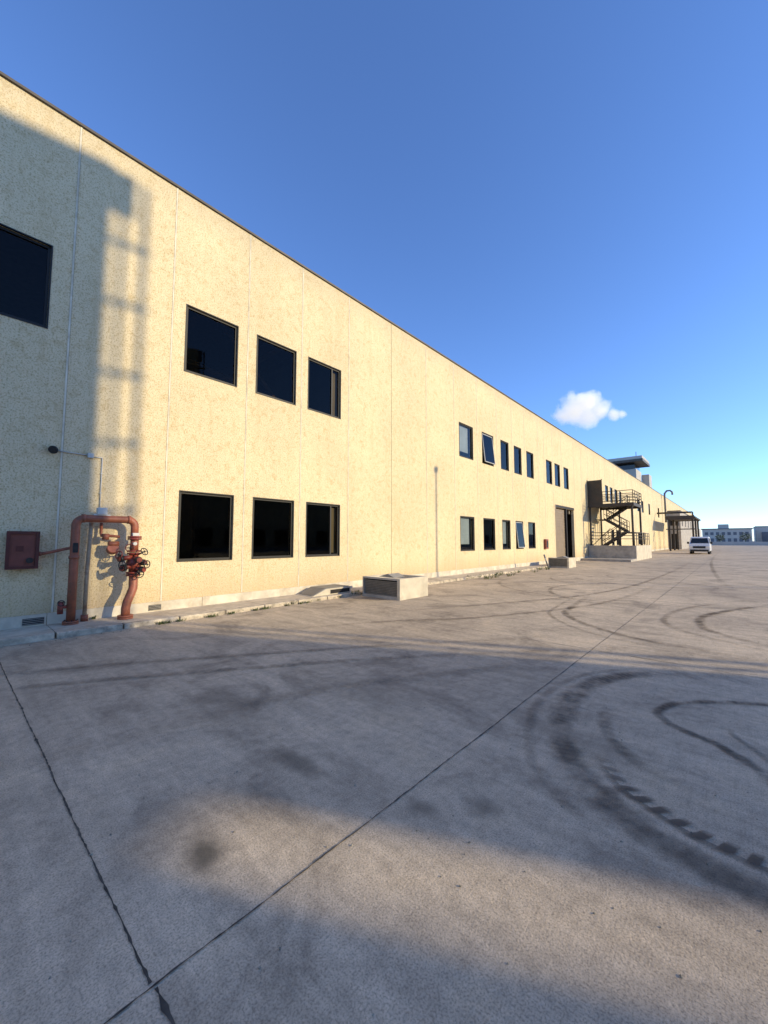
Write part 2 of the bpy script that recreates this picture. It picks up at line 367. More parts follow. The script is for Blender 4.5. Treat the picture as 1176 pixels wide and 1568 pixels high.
# ------------------------------------------------------------------ warehouse
LO = (1.175, 2.795); UP = (5.70, 7.33)
g1 = [(3.62,4.92),(5.50,6.78),(7.26,8.58)]
g2 = [(16.2,17.5),(18.5,19.75),(20.7,21.7),(22.5,23.55),(24.4,25.5)]
upper = [(-8.0,-6.7),(-4.1,-2.8),(-2.15,-0.85),(-0.2,1.09)] + g1 + g2 + [(27.9,29.0),(29.65,30.75),(31.7,32.8),
         (44.8,46.0),(46.9,48.0),(49.1,50.2),(51.4,52.5),(62.5,64.0),(66.0,67.4),(72.0,73.4),(82,83.5)]
lower = [(-8.0,-6.7),(-6.1,-4.8)] + g1 + g2 + [(46.9,48.0),(49.1,50.2),(62.5,64.0),(66.0,67.4)]
doors = [(29.5,33.9)]
DZ = 4.10
HT = 10.12; Y0, Y1 = -30.0, 165.0; DEPTH = -34.0
bld = empty('warehouse_building')
ys = sorted({Y0, Y1} | {v for a in upper+lower+doors for v in a})
zs = sorted({0.0, LO[0], LO[1], DZ, UP[0], UP[1], HT})
w = MB('facade_wall', [M_WALL], bld)
def hole(y, z):
    for a in upper:
        if a[0] < y < a[1] and UP[0] < z < UP[1]: return True
    for a in lower:
        if a[0] < y < a[1] and LO[0] < z < LO[1]: return True
    for a in doors:
        if a[0] < y < a[1] and z < DZ: return True
    return False
gv = {(i,j): w.bm.verts.new((0, y, z)) for i, y in enumerate(ys) for j, z in enumerate(zs)}
for i in range(len(ys)-1):
    for j in range(len(zs)-1):
        if not hole((ys[i]+ys[i+1])/2, (zs[j]+zs[j+1])/2):
            w.bm.faces.new((gv[i,j], gv[i+1,j], gv[i+1,j+1], gv[i,j+1]))
RV = 0.20
def reveal(b, y0, y1, z0, z1, floor=True):
    b.quad([(0,y0,z0),(0,y0,z1),(-RV,y0,z1),(-RV,y0,z0)]); b.quad([(0,y1,z0),(-RV,y1,z0),(-RV,y1,z1),(0,y1,z1)])
    b.quad([(0,y0,z1),(0,y1,z1),(-RV,y1,z1),(-RV,y0,z1)])
    if floor: b.quad([(0,y0,z0),(-RV,y0,z0),(-RV,y1,z0),(0,y1,z0)])
for a in upper: reveal(w, *a, *UP)
for a in lower: reveal(w, *a, *LO)
for a in doors: reveal(w, *a, 0, DZ, False)
w.done(recalc=False)
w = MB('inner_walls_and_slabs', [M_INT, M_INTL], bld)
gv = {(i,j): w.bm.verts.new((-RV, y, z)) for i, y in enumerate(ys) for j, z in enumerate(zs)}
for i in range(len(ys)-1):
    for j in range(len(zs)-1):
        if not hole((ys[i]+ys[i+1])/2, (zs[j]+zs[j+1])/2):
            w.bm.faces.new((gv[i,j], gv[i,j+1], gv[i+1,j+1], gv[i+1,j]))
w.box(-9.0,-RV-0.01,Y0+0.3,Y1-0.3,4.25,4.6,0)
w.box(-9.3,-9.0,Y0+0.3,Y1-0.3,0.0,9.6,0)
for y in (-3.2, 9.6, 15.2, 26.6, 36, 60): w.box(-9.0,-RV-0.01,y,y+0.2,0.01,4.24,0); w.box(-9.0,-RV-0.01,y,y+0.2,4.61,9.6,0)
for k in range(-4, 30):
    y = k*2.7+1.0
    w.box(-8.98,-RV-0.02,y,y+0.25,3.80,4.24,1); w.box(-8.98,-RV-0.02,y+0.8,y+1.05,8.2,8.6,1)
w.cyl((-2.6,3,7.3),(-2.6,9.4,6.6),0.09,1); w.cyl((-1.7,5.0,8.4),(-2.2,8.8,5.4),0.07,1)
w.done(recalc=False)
w = MB('roof_and_rear_walls', [M_WALL, M_ROOF], bld)
w.box(DEPTH,-0.25,Y0+0.25,Y1-0.25,9.65,9.95,1)
w.box(DEPTH-0.3,DEPTH,Y0,Y1,0,HT,0); w.box(DEPTH,-0.21,Y0,Y0+0.25,0,HT,0); w.box(DEPTH,-0.21,Y1-0.25,Y1,0,HT,0)
w.done()
w = MB('roof_coping', [M_COPE], bld)
y = Y0
while y < Y1:
    w.box(-0.32,0.045,y,y+5.99,HT+0.002,HT+0.055,0); y += 6.0
w.done()
w = MB('plinth', [M_PLINTH], bld)
for a, b in ((Y0,1.35),(1.36,4.2),(4.21,9.0),(9.01,16),(16.01,29.4),(34.0,95)):
    w.box(0.003,0.028,a,b,0.0,0.30,0)
w.done()
joints = [-6.4,-4.45,-2.5,-0.55,1.43,3.30,5.22,7.0,8.96,11.2,13.5,15.75,17.95,20.2,22.2,24.1,26.4,27.5,29.2,31.2,34.3,36.4]
y = 38.5
while y < 164: joints.append(y); y += 2.1
jl = MB('panel_joints', [M_SEAL, M_SEALD], bld)
def clear(y, z0, z1):
    segs = [(z0, z1)]
    for lst, (a, b) in ((upper, UP), (lower, LO), (doors, (0, DZ))):
        if any(u0-0.03 < y < u1+0.03 for u0, u1 in lst):
            segs = [s for q in segs for s in ((q[0], min(q[1], a-0.02)), (max(q[0], b+0.02), q[1])) if s[1]-s[0] > 0.05]
    return segs
for i, y in enumerate(joints):
    for (a, b) in clear(y, 0.31, HT-0.01):
        if i == 9:
            jl.box(0.002,0.006,y-0.008,y+0.008,a,b,1)
        else:
            jl.box(0.002,0.008,y-0.015,y+0.015,a,b,0); jl.box(0.002,0.005,y+0.016,y+0.021,a,b,1)
jl.done()

def window(y0, y1, z0, z1, style=0, split=True):
    b = MB('window', [M_FRAME, M_GLASS, M_WFRAME, M_BLIND_REFL, M_GLASSC], bld)
    xf0, xf1 = -0.10, -0.04; t = 0.045
    b.box(xf0,xf1,y0+0.002,y0+t,z0+0.002,z1-0.002,0); b.box(xf0,xf1,y1-t,y1-0.002,z0+0.002,z1-0.002,0)
    b.box(xf0,xf1,y0+t,y1-t,z0+0.002,z0+t,0); b.box(xf0,xf1,y0+t,y1-t,z1-t,z1-0.002,0)
    for q in ((y0-0.022,y0,z0-0.022,z1+0.022),(y1,y1+0.022,z0-0.022,z1+0.022),(y0,y1,z1,z1+0.022),(y0,y1,z0-0.022,z0)):
        b.box(-0.03,0.010,q[0],q[1],q[2],q[3],0)
    gy0, gy1 = y0+t, y1-t
    if style == 1:
        ym = y1-0.36
        b.box(xf0,xf1,ym,ym+0.05,z0+t,z1-t,0)
        b.quad([(-0.07,gy0,z0+t),(-0.07,ym,z0+t),(-0.07,ym,z1-t),(-0.07,gy0,z1-t)],1)
        b.quad([(-0.075,ym+0.05,z0+t),(-0.075,gy1,z0+t),(-0.075,gy1,z1-t),(-0.075,ym+0.05,z1-t)],1)
        b.box(-0.20,-0.16,ym+0.07,y1-t,z0+0.08,z1-0.08,3)  # pale panel carries the painted reflection of the sash pane
    elif style == 2:
        b.quad([(-0.07,gy0,z0+t),(-0.07,gy1,z0+t),(-0.07,gy1,z1-t),(-0.07,gy0,z1-t)],4)
        b.box(-0.17,-0.15,gy0+0.02,gy1-0.2,z0+0.3,z1-0.06,3)
    elif style == 3:
        M = Matrix.Translation((-0.05,0,z1-t)) @ Matrix.Rotation(rad(-6),4,'Y') @ Matrix.Translation((0.05,0,-(z1-t)))
        for q in ((gy0,gy0+0.04,z0+t,z1-t),(gy1-0.04,gy1,z0+t,z1-t),(gy0+0.04,gy1-0.04,z0+t,z0+t+0.04),(gy0+0.04,gy1-0.04,z1-t-0.04,z1-t)):
            b.box(-0.06,-0.02,q[0],q[1],q[2],q[3],2,M)
        b.box(-0.043,-0.037,gy0+0.04,gy1-0.04,z0+t+0.04,z1-t-0.04,1,M)
    else:
        b.quad([(-0.07,gy0,z0+t),(-0.07,gy1,z0+t),(-0.07,gy1,z1-t),(-0.07,gy0,z1-t)],1)
    b.done(recalc=False)
for i, a in enumerate(upper):
    st = {6:1, 7:2, 8:3}.get(i, 0)
    window(*a, *UP, st)
for i, a in enumerate(lower):
    st = {4:1, 5:2, 7:2, 8:3}.get(i, 0)
    window(*a, *LO, st)
d = MB('roller_shutter_door', [M_SHUT, M_DARK, M_FRAME], bld)
z = 0.0
while z < DZ-0.1:
    d.box(-0.16,-0.13 + 0.012*(int(z*10)%2),29.65,31.9,z+0.004,z+0.098,0); z += 0.1
d.box(-0.18,0.012,29.42,29.64,0,DZ+0.18,0); d.box(-0.18,0.012,31.92,32.08,0,DZ-0.002,2); d.box(-0.02,0.012,29.64,34.0,DZ+0.002,DZ+0.18,2)
d.done()
t = MB('rooftop_control_room', [M_DIST, M_COPE, M_CGLASS], bld)
t.box(-7.5,-2.0,76,81,9.96,13.6,0); t.box(-7.3,-2.2,76.2,80.8,13.6,14.6,2); t.box(-9.2,-0.8,74.6,82,14.6,15.0,1); t.box(-9.1,-0.9,74.7,81.9,15.0,15.5,0)
t.box(-6.0,-3.8,75.3,76,9.96,12.6,0); t.box(-2,-0.9,81.2,84,10.15,13.2,0)
t.cyl((-2.5,80,15.5),(-2.5,80,17.2),0.05,1,8)
t.done()
a = MB('projecting_bay', [M_WALL, M_DARK, M_COPE, M_CONC_GREYSHADE], bld)
a.box(0.003,2.0,95,150,0.0,7.4,3); a.box(-0.0,2.1,94.9,150.1,7.4,7.55,2)  # the bay's shaded look is painted in through the grey base colour
a.box(0.4,0.9,94.93,94.995,4.6,6.2,1); a.box(1.2,1.7,94.93,94.995,4.6,6.2,1); a.box(0.5,1.5,94.93,94.995,0.0,3.0,1)
for k in range(6): a.box(2.005,2.02,98+k*7,99.4+k*7,4.6,6.2,1)
a.done()
v = MB('gooseneck_vent_pipe', [M_STEELG], bld)
v.tube([(0.45,88,5.0),(0.45,88,9.6),(0.45,88,10.3),(0.8,88,10.8),(1.3,88,10.8),(1.6,88,10.5),(1.6,88,10.0)],0.16)
v.done()

# ------------------------------------------------------------------ pavement & kerb
pv = MB('pavement', [M_PAVE, M_KERB])
y = -30.0
while y < 27.0:
    ln = 1.96
    h = 0.10+random.uniform(-0.004,0.004)
    pv.box(0.004,0.90,y,y+ln-0.012,-0.05,h-0.01,0)
    y += ln
y = -30.0
while y < 27.0:
    ln = 0.98
    h = 0.10+random.uniform(-0.010,0.008); ox = random.uniform(-0.015,0.012)
    pv.box(0.905+ox,1.05+ox,y,y+ln-random.uniform(0.01,0.03),-0.05,h,1,bev=0.016)
    y += ln
pv.done()

wd = MB('weeds', [M_GRASS])
def tuft(x, y, z, r, h, n):
    for _ in range(n):
        an = random.uniform(0, 6.28); rr = random.uniform(0, r)
        bx, by = x+math.cos(an)*rr*0.5, y+math.sin(an)*rr
        hh = h*random.uniform(0.4,1); le = random.uniform(0.2,0.8)*hh
        dx, dy = math.cos(an)*le, math.sin(an)*le; wv = 0.004+random.random()*0.006
        px, py = -math.sin(an)*wv, math.cos(an)*wv
        wd.bm.faces.new([wd.bm.verts.new(q) for q in ((bx-px,by-py,z),(bx+px,by+py,z),(bx+dx*0.5+px,by+dy*0.5+py,z+hh*0.7),(bx+dx,by+dy,z+hh))])
for yy in [2.95,3.05,3.3,3.9,4.0,4.4,5.0,5.2,5.3,5.9,6.3,6.5]:
    tuft(1.09, yy, 0.0, 0.12, 0.065, 36)
for _ in range(40): tuft(random.uniform(0.95,1.15), random.uniform(2.5,26), 0.02, 0.08, random.uniform(0.04,0.10), 14)
for _ in range(16): tuft(random.uniform(0.9,2.0), random.uniform(15,26), 0.02, 0.3, 0.16, 30)
tuft(0.10,2.05,0.1,0.05,0.08,26); tuft(1.0,8.3,0.05,0.2,0.12,40)
wd.done(recalc=False)

# ------------------------------------------------------------------ fire service riser
fr = empty('fire_service_riser')
PZ = 0.09
b = MB('main_pipe', [M_REDP, M_BLACK], fr)
def elbow(c, a0, a1, r, plane_x, n=7):
    return [(plane_x, c[0]+r*math.cos(rad(a0+(a1-a0)*i/n)), c[1]+r*math.sin(rad(a0+(a1-a0)*i/n))) for i in range(n+1)]
xp = 0.30
pts = [(xp,1.66,PZ),(xp,1.66,1.0)] + elbow((1.80,1.93),180,90,0.14,xp) + elbow((2.50,1.93),90,0,0.14,xp) + [(xp,2.64,1.72)]
b.tube(pts,0.072)
for z in (PZ,PZ+0.035): b.cyl((xp,1.66,z),(xp,1.66,z+0.03),0.125,0,20)
b.cyl((xp,1.66,1.30),(xp,1.66,1.36),0.085,0); b.cyl((xp,1.74,2.07),(xp,1.80,2.07),0.082,0); b.cyl((xp,2.5,2.07),(xp,2.56,2.07),0.082,0)
for k in range(8):
    an = k*math.pi/4; b.cyl((xp+0.102*math.cos(an),1.66+0.102*math.sin(an),PZ),(xp+0.102*math.cos(an),1.66+0.102*math.sin(an),PZ+0.085),0.010,1,6)
b.box(xp+0.068,xp+0.078,1.62,1.70,1.42,1.60,1)
b.done()
b = MB('secondary_pipe', [M_BEIGEP, M_REDP], fr)
b.tube([(0.14,1.90,PZ),(0.14,1.90,1.0),(0.14,1.92,1.6),(0.14,1.93,2.0)],0.035)
b.cyl((0.14,1.90,PZ),(0.14,1.90,PZ+0.12),0.06,1); b.cyl((0.02,1.93,1.75),(0.2,1.93,1.75),0.02,0)
b.tube([(0.12,2.1,2.0),(0.12,2.1,1.8),(0.16,2.1,1.74),(0.2,2.25,1.74),(0.24,2.4,1.72)],0.028,1)
b.cyl((0.22,2.16,1.66),(0.22,2.16,1.78),0.06,1); b.cyl((0.20,2.28,1.45),(0.30,2.28,1.5),0.10,1,18); b.cyl((0.25,2.20,1.58),(0.25,2.38,1.58),0.05,1)
b.done()
b = MB('valve_column', [M_REDV, M_REDP, M_BLACK, M_WHITEB], fr)
vx = 0.36
b.tube([(0.46,2.50,PZ),(0.46,2.50,0.30),(0.46,2.52,0.42),(0.44,2.58,0.56),(0.40,2.63,0.68),(vx,2.64,0.80),(vx,2.64,0.92)],0.080,1)
b.cyl((0.46,2.50,PZ),(0.46,2.50,PZ+0.035),0.135,1,20); b.cyl((0.46,2.50,PZ+0.04),(0.46,2.50,PZ+0.075),0.135,1,20)
for z in (0.92,0.97,1.36,1.41,1.66,1.70): b.cyl((vx-0.03,2.64,z),(vx-0.03,2.64,z+0.035),0.125,0,20)
b.cyl((vx-0.03,2.64,1.0),(vx-0.03,2.64,1.40),0.085,0); b.cyl((vx-0.03,2.64,1.44),(vx-0.03,2.64,1.75),0.075,1)
bmesh.ops.create_uvsphere(b.bm, u_segments=16, v_segments=10, radius=0.13, matrix=Matrix.Translation((vx-0.01,2.64,1.18)) @ Matrix.Diagonal((1.1,1.1,1.2,1)))
for (py, pz, dy, dx) in ((2.40,1.30,-0.20,0.05),(2.42,1.12,-0.18,0.12),(2.62,1.28,0.02,0.22),(2.78,1.22,0.12,0.12),(2.74,1.08,0.10,0.16)):
    b.cyl((vx,2.62,pz+0.02),(vx+dx,2.62+dy,pz-0.02),0.045,0)
    c = Vector((vx+dx,2.62+dy,pz-0.02)); dd = Vector((dx,dy,-0.02)).normalized()
    b.cyl(c,c+dd*0.06,0.065,2,12); b.cyl(c+dd*0.062,c+dd*0.085,0.05,0,12)
for c, ax in (((vx+0.20,2.50,1.50),(1,-0.3,0.2)),((vx+0.26,2.80,1.16),(1,0.6,0.0)),((vx+0.2,2.38,1.16),(0.8,-1,0)),((vx+0.20,2.76,1.42),(1,0.5,0.5)),((vx+0.24,2.68,0.96),(1,0.1,-0.5)),((vx+0.1,2.34,1.36),(0.6,-1,0.3))):
    b.torus(c, ax, 0.075, 0.010, 0 if random.random()<0.3 else 2)
    a_ = Vector(ax).normalized(); b.cyl(Vector(c)-a_*0.16, Vector(c)+a_*0.02, 0.014, 2, 8)
    s1 = a_.cross(Vector((0,0,1))).normalized(); s2 = a_.cross(s1)
    for s_ in (s1, s2): b.cyl(Vector(c)-s_*0.07, Vector(c)+s_*0.07, 0.006, 2, 6)
b.box(vx-0.09,vx+0.06,2.58,2.70,1.74,1.80,3); b.cyl((vx+0.02,2.62,1.58),(vx+0.09,2.62,1.58),0.035,3,14)
b.cyl((0.01,2.64,0.95),(vx-0.05,2.64,0.95),0.018,2,8); b.cyl((0.01,1.66,1.2),(xp,1.66,1.2),0.018,2,8)
b.done()
b = MB('flow_switch_box', [M_WHITEB, M_STEELG], fr)
b.box(0.22,0.36,1.98,2.14,2.15,2.29,0,bev=0.012); b.box(0.24,0.34,1.92,2.20,2.135,2.16,0); b.cyl((0.29,2.06,2.07),(0.29,2.06,2.16),0.035,1)
b.done()
b = MB('test_drain_valve', [M_REDV, M_BLACK], fr)
b.cyl((0.30,1.50,0.42),(0.30,1.62,0.42),0.03,0); b.cyl((0.30,1.5,0.30),(0.30,1.5,0.52),0.045,0); b.torus((0.36,1.5,0.50),(1,0,0.3),0.05,0.008,1)
b.done()

hc = empty('fire_hose_cabinet')
b = MB('cabinet_body', [M_REDB, M_BLACK, M_REDF], hc)
y0_, y1_, z0_, z1_ = 0.74, 1.16, 1.15, 1.80
b.box(0.003,0.16,y0_,y1_,z0_,z1_,2,bev=0.006)
for q in ((y0_-0.01,y0_+0.04,z0_-0.01,z1_+0.01),(y1_-0.04,y1_+0.01,z0_-0.01,z1_+0.01),(y0_+0.04,y1_-0.04,z1_-0.04,z1_+0.01),(y0_+0.04,y1_-0.04,z0_-0.01,z0_+0.04)):
    b.box(0.161,0.185,q[0],q[1],q[2],q[3],0)
b.cyl((0.165,1.05,1.29),(0.20,1.05,1.29),0.05,1,14); b.box(0.162,0.17,0.86,0.96,1.45,1.55,0)
b.done()
b = MB('cabinet_supply_pipe', [M_REDP], hc)
b.tube([(0.12,1.165,1.40),(0.12,1.3,1.42),(0.13,1.45,1.46),(0.2,1.60,1.50),(0.28,1.66,1.52)],0.028)
b.cyl((0.12,1.17,1.40),(0.12,1.21,1.405),0.04); b.done()

wl = empty('wall_floodlight')
b = MB('lamp_body', [M_BLACK, M_LENS], wl)
b.cyl((0.004,1.30,3.37),(0.05,1.30,3.37),0.06,0,18); b.cyl((0.05,1.30,3.37),(0.16,1.27,3.34),0.05,0,18,0.065); b.cyl((0.161,1.27,3.34),(0.168,1.268,3.338),0.03,0,18)
b.torus((0.012,1.30,3.37),(1,0,0),0.068,0.009,0)
b.done()
b = MB('conduit', [M_WHITEB], wl)
b.cyl((0.02,1.37,3.36),(0.02,1.83,3.35),0.010,0,8); b.box(0.004,0.06,1.83,1.93,3.30,3.39,0,bev=0.008)
b.cyl((0.02,1.93,3.33),(0.02,2.08,3.33),0.010,0,8); b.cyl((0.02,2.08,3.335),(0.02,2.08,2.2),0.010,0,8)
b.tube([(0.02,2.08,2.2),(0.08,2.08,2.18),(0.2,2.06,2.2)],0.010,0,8)
for z in (3.0,2.6): b.box(0.004,0.034,2.06,2.10,z,z+0.02,0)
b.done()
b = MB('low_wall_vent', [M_DARK, M_GRILL])
for (a, c) in ((1.02,1.32),(3.05,3.30)):
    b.box(0.030,0.034,a,c,0.12,0.24,0)
    for k in range(4): b.box(0.036,0.044,a,c,0.13+k*0.03,0.14+k*0.03,1)
b.done()
b = MB('fire_alarm_box', [M_REDV, M_BLACK])
b.box(0.004,0.16,27.0,27.45,1.1,1.75,0,bev=0.01); b.box(0.162,0.17,27.08,27.37,1.2,1.65,1)
b.done()

# ------------------------------------------------------------------ vent boxes
def ventbox(x0, x1, y0, y1, h):
    e = empty('concrete_vent_shaft')
    b = MB('shaft_walls', [M_CONC, M_CONC_GREYSHADE, M_DARK], e); tk = 0.10
    b.box(x0,x0+tk,y0+tk,y1,0,h,0); b.box(x1-tk,x1,y0+0.001,y1,0,h,0,bev=0.006); b.box(x0+tk,x1-tk,y1-tk,y1-0.001,0,h-0.002,0)
    b.box(x0,x1-tk,y0,y0+tk,0,0.08,1); b.box(x0,x1-tk,y0,y0+tk,h-0.05,h-0.001,1); b.box(x0,x0+0.05,y0,y0+tk,0.08,h-0.05,1)  # louvre-side rim wears the greyer concrete as painted shade
    b.box(x0+0.06,x1-tk-0.01,y0+0.095,y0+0.11,0.08,h-0.05,2)
    b.box(x0+tk,x1-tk,y0+tk+0.1,y1-tk,h-0.12,h-0.09,0)
    b.done()
    b = MB('louvre_grille', [M_GRILL], e); z = 0.10
    while z < h-0.07:
        M = Matrix.Translation((0,y0+0.05,z)) @ Matrix.Rotation(rad(-48),4,'X') @ Matrix.Translation((0,-(y0+0.05),-z))
        b.box(x0+0.051,x1-tk-0.001,y0+0.022,y0+0.078,z-0.003,z+0.003,0,M); z += 0.046
    b.done()
    b = MB('tilted_lid', [M_CONC, M_GRILL], e)
    b.prism([(x0+0.42,h+0.003),(x0+0.78,h+0.10),(x0+1.02,h+0.003)],y0+0.25,y0+0.75,1)
    b.done()
ventbox(1.24,2.68,8.42,9.75,0.58)
ventbox(0.95,2.15,25.0,26.4,0.60)
b = MB('basement_hatch', [M_CONC, M_STEELG, M_DARK])
b.prism([(6.85,0.095),(8.3,0.095),(8.3,0.27),(7.35,0.27)],0.12,0.85,0,axis='x')
b.prism([(6.9,0.125),(7.34,0.285),(8.26,0.285),(8.26,0.275),(7.36,0.275)],0.16,0.81,1,axis='x')
b.box(0.851,0.856,7.5,8.25,0.12,0.23,2)
b.done()
b = MB('leaning_bollard', [M_STEELG, M_WHITEB]); b.cyl((1.6,23.2,0),(1.45,22.9,0.85),0.045,0,12); b.cyl((1.51,23.02,0.5),(1.48,22.96,0.66),0.047,1,12); b.done()

# ------------------------------------------------------------------ external fire stair
fs = empty('external_fire_stair')
b = MB('loading_dock_base', [M_CONC, M_CONC_GREYSHADE], fs)
BX = 3.6; BY0, BY1 = 37.7, 45.6
b.box(0.03,BX,BY0,BY0+0.25,0,1.24,1); b.box(BX-0.25,BX+0.001,BY0+0.25,BY1,0,1.24,0); b.box(0.03,BX-0.25,BY0+0.25,BY1,0,1.0,1)  # near end wall takes the greyer copy as painted shade, outer side the bright one
b.box(0.03,BX,35.3,37.69,0,0.18,1)
b.done()
b = MB('steel_frame', [M_STEEL], fs)
PX0, PX1, SY0, SY1 = 0.15, 3.35, 38.2, 42.0; PH = 4.75
for x in (PX0, PX1):
    for y in (SY0, SY1): b.box(x-0.07,x+0.07,y-0.07,y+0.07,1.0,PH-0.002,0)
for x in (1.7,): b.box(x-0.06,x+0.06,SY1-0.06,SY1+0.06,1.0,PH-0.002,0)
b.box(0.03,PX1+0.15,SY0-0.15,SY1+0.15,PH,PH+0.05,0)
b.box(0.03,PX1+0.15,SY0-0.17,SY0-0.152,PH-0.17,PH+0.10,0); b.box(PX1+0.152,PX1+0.17,SY0-0.17,SY1+0.15,PH-0.17,PH+0.10,0)
for z in (PH-0.18,): 
    b.box(PX0+0.08,PX1-0.08,SY0-0.05,SY0+0.05,z,z+0.17,0); b.box(PX0+0.08,PX1-0.08,SY1-0.05,SY1+0.05,z,z+0.17,0)
b.cyl((PX0,SY0,1.1),(1.7,SY0,2.7),0.03,0,6)
b.done()
b = MB('railings', [M_STEEL], fs)
def rail(p, q, z0, z1=None, n=None, mids=3):
    p = Vector(p); q = Vector(q); z1 = z0 if z1 is None else z1
    A = Vector((p.x,p.y,z0)); B = Vector((q.x,q.y,z1)); ln = (B-A).length; n = n or max(2,int(ln/0.9))
    for k in range(mids+1):
        o_ = Vector((0,0,1.1-k*0.27)); b.cyl(A+o_,B+o_,0.028,0,8)
    for i in range(n+1):
        c = A+(B-A)*i/n; b.cyl(c,c+Vector((0,0,1.1)),0.028,0,8)
rail((1.2,SY0-0.12),(PX1+0.12,SY0-0.12),PH+0.05); rail((PX1+0.12,SY0-0.12),(PX1+0.12,SY1+0.1),PH+0.05); rail((0.2,SY1+0.1),(PX1+0.12,SY1+0.1),PH+0.05)
rail((0.3,BY0+0.1),(BX-0.15,BY0+0.1),1.24,mids=2); rail((BX-0.12,BY0+0.2),(BX-0.12,BY1-0.2),1.24,mids=2)
b.done()
b = MB('stair_flights', [M_STEEL], fs)
def flight(xa, za, xb, zb, y0, y1):
    n = max(4, int(abs(zb-za)/0.19)); 
    for yy in (y0, y1-0.04):
        b.prism([(xa,za-0.06),(xb,zb-0.06),(xb,zb+0.16),(xa,za+0.16)],yy,yy+0.04,0)
    for i in range(n):
        x = xa+(xb-xa)*(i+0.5)/n; z = za+(zb-za)*(i+0.5)/n
        b.box(x-0.14,x+0.14,y0+0.042,y1-0.042,z,z+0.03,0)
    for yy in (y0+0.02, y1-0.02):
        for h in (1.0,0.5): b.cyl((xa,yy,za+h),(xb,yy,zb+h),0.025,0,8)
        for i in range(4):
            x = xa+(xb-xa)*i/3; z = za+(zb-za)*i/3; b.cyl((x,yy,z),(x,yy,z+1.0),0.022,0,8)
flight(0.9,1.05,2.7,2.3,38.4,39.4); b.box(2.7,3.5,38.4,40.8,2.28,2.33,0)
flight(2.7,2.35,0.9,3.55,39.7,40.7); b.box(0.2,0.9,39.6,41.9,3.53,3.58,0)
flight(0.9,3.6,2.6,4.75,40.9,41.8)
b.done()
b = MB('privacy_screen', [M_STEEL, M_STEELG], fs)
z = PH+0.1
while z < PH+2.2: b.box(0.06,1.15,SY0-0.14,SY0-0.11,z,z+0.119,0); z += 0.125
b.box(0.06,1.15,SY0-0.105,SY0-0.10,PH+0.1,PH+2.2,0)
b.box(0.02,0.06,SY0-0.16,SY0-0.09,PH+0.05,PH+2.3,0); b.box(1.15,1.20,SY0-0.16,SY0-0.09,PH+0.05,PH+2.3,0)
b.done()

c = MB('loading_canopy', [M_STEELG, M_STEEL])
for x in (1.9,4.9):
    for y in (78,84,90): c.box(x-0.12,x+0.12,y-0.12,y+0.12,0,5.2,1)
c.box(1.5,5.3,77.5,90.5,5.2,5.45,1); c.box(1.6,5.2,77.4,77.5,5.0,5.6,1); c.cyl((0.2,79,6.2),(4.9,79,6.2),0.14,1); c.cyl((4.9,79,5.4),(4.9,79,6.2),0.1,1)
c.box(1.5,5.3,77.45,77.6,3.4,3.55,1)
c.done()

# ------------------------------------------------------------------ parked van, front towards camera
car = empty('parked_van')
cx, cy = 6.35, 62.0
def carM(o): o.location = (cx, cy, 0); return o
W = 1.0
b = MB('body', [M_CARP, M_CGLASS, M_BLACK, M_LENS], car)
prof = [(0.05,0.32),(0.0,0.55),(0.05,0.98),(0.25,1.14),(0.95,1.28),(1.62,2.02),(2.0,2.14),(4.6,2.16),(4.95,2.05),(5.02,1.1),(5.02,0.5),(4.95,0.32)]
b.prism(prof,-W,W,0,axis='x')
bmesh.ops.bevel(b.bm, geom=[e for e in b.bm.edges], offset=0.06, segments=2, affect='EDGES')
for v_ in b.bm.verts:
    if v_.co.z > 1.25: v_.co.x *= 1-0.12*(v_.co.z-1.25)/0.9
b.quad([(-0.88,0.975,1.355),(0.88,0.975,1.355),(0.78,1.525,1.965),(-0.78,1.525,1.965)],1)
for sgn in (-1,1):
    b.quad([(sgn*1.003,1.25,1.35),(sgn*1.003,2.35,1.35),(sgn*0.915,2.35,1.95),(sgn*0.915,1.75,1.95)],1)
    b.quad([(sgn*1.003,2.5,1.35),(sgn*1.003,3.5,1.35),(sgn*0.915,3.5,1.95),(sgn*0.915,2.5,1.95)],1)
    b.box(sgn*0.80-0.15,sgn*0.80+0.15,-0.03,0.12,0.78,1.02,3,bev=0.02)
    b.box(sgn*1.14-0.11,sgn*1.14+0.11,1.15,1.28,1.25,1.52,2,bev=0.03)
    b.box(sgn*0.72-0.09,sgn*0.72+0.09,-0.03,0.05,0.42,0.52,3)
b.box(-0.60,0.60,-0.035,0.06,0.72,0.98,2,bev=0.01); b.box(-0.88,0.88,-0.045,0.05,0.33,0.56,2,bev=0.02)
b.box(-0.26,0.26,-0.06,-0.046,0.58,0.69,3)
carM(b.done())
b = MB('wheels', [M_TYRE, M_STEELG], car)
for sx in (-0.87,0.87):
    for yy in (0.95,4.0): b.cyl((sx-0.12,yy,0.35),(sx+0.12,yy,0.35),0.35,0,24); b.cyl((sx-0.125,yy,0.35),(sx+0.125,yy,0.35),0.2,1,16)
carM(b.done())

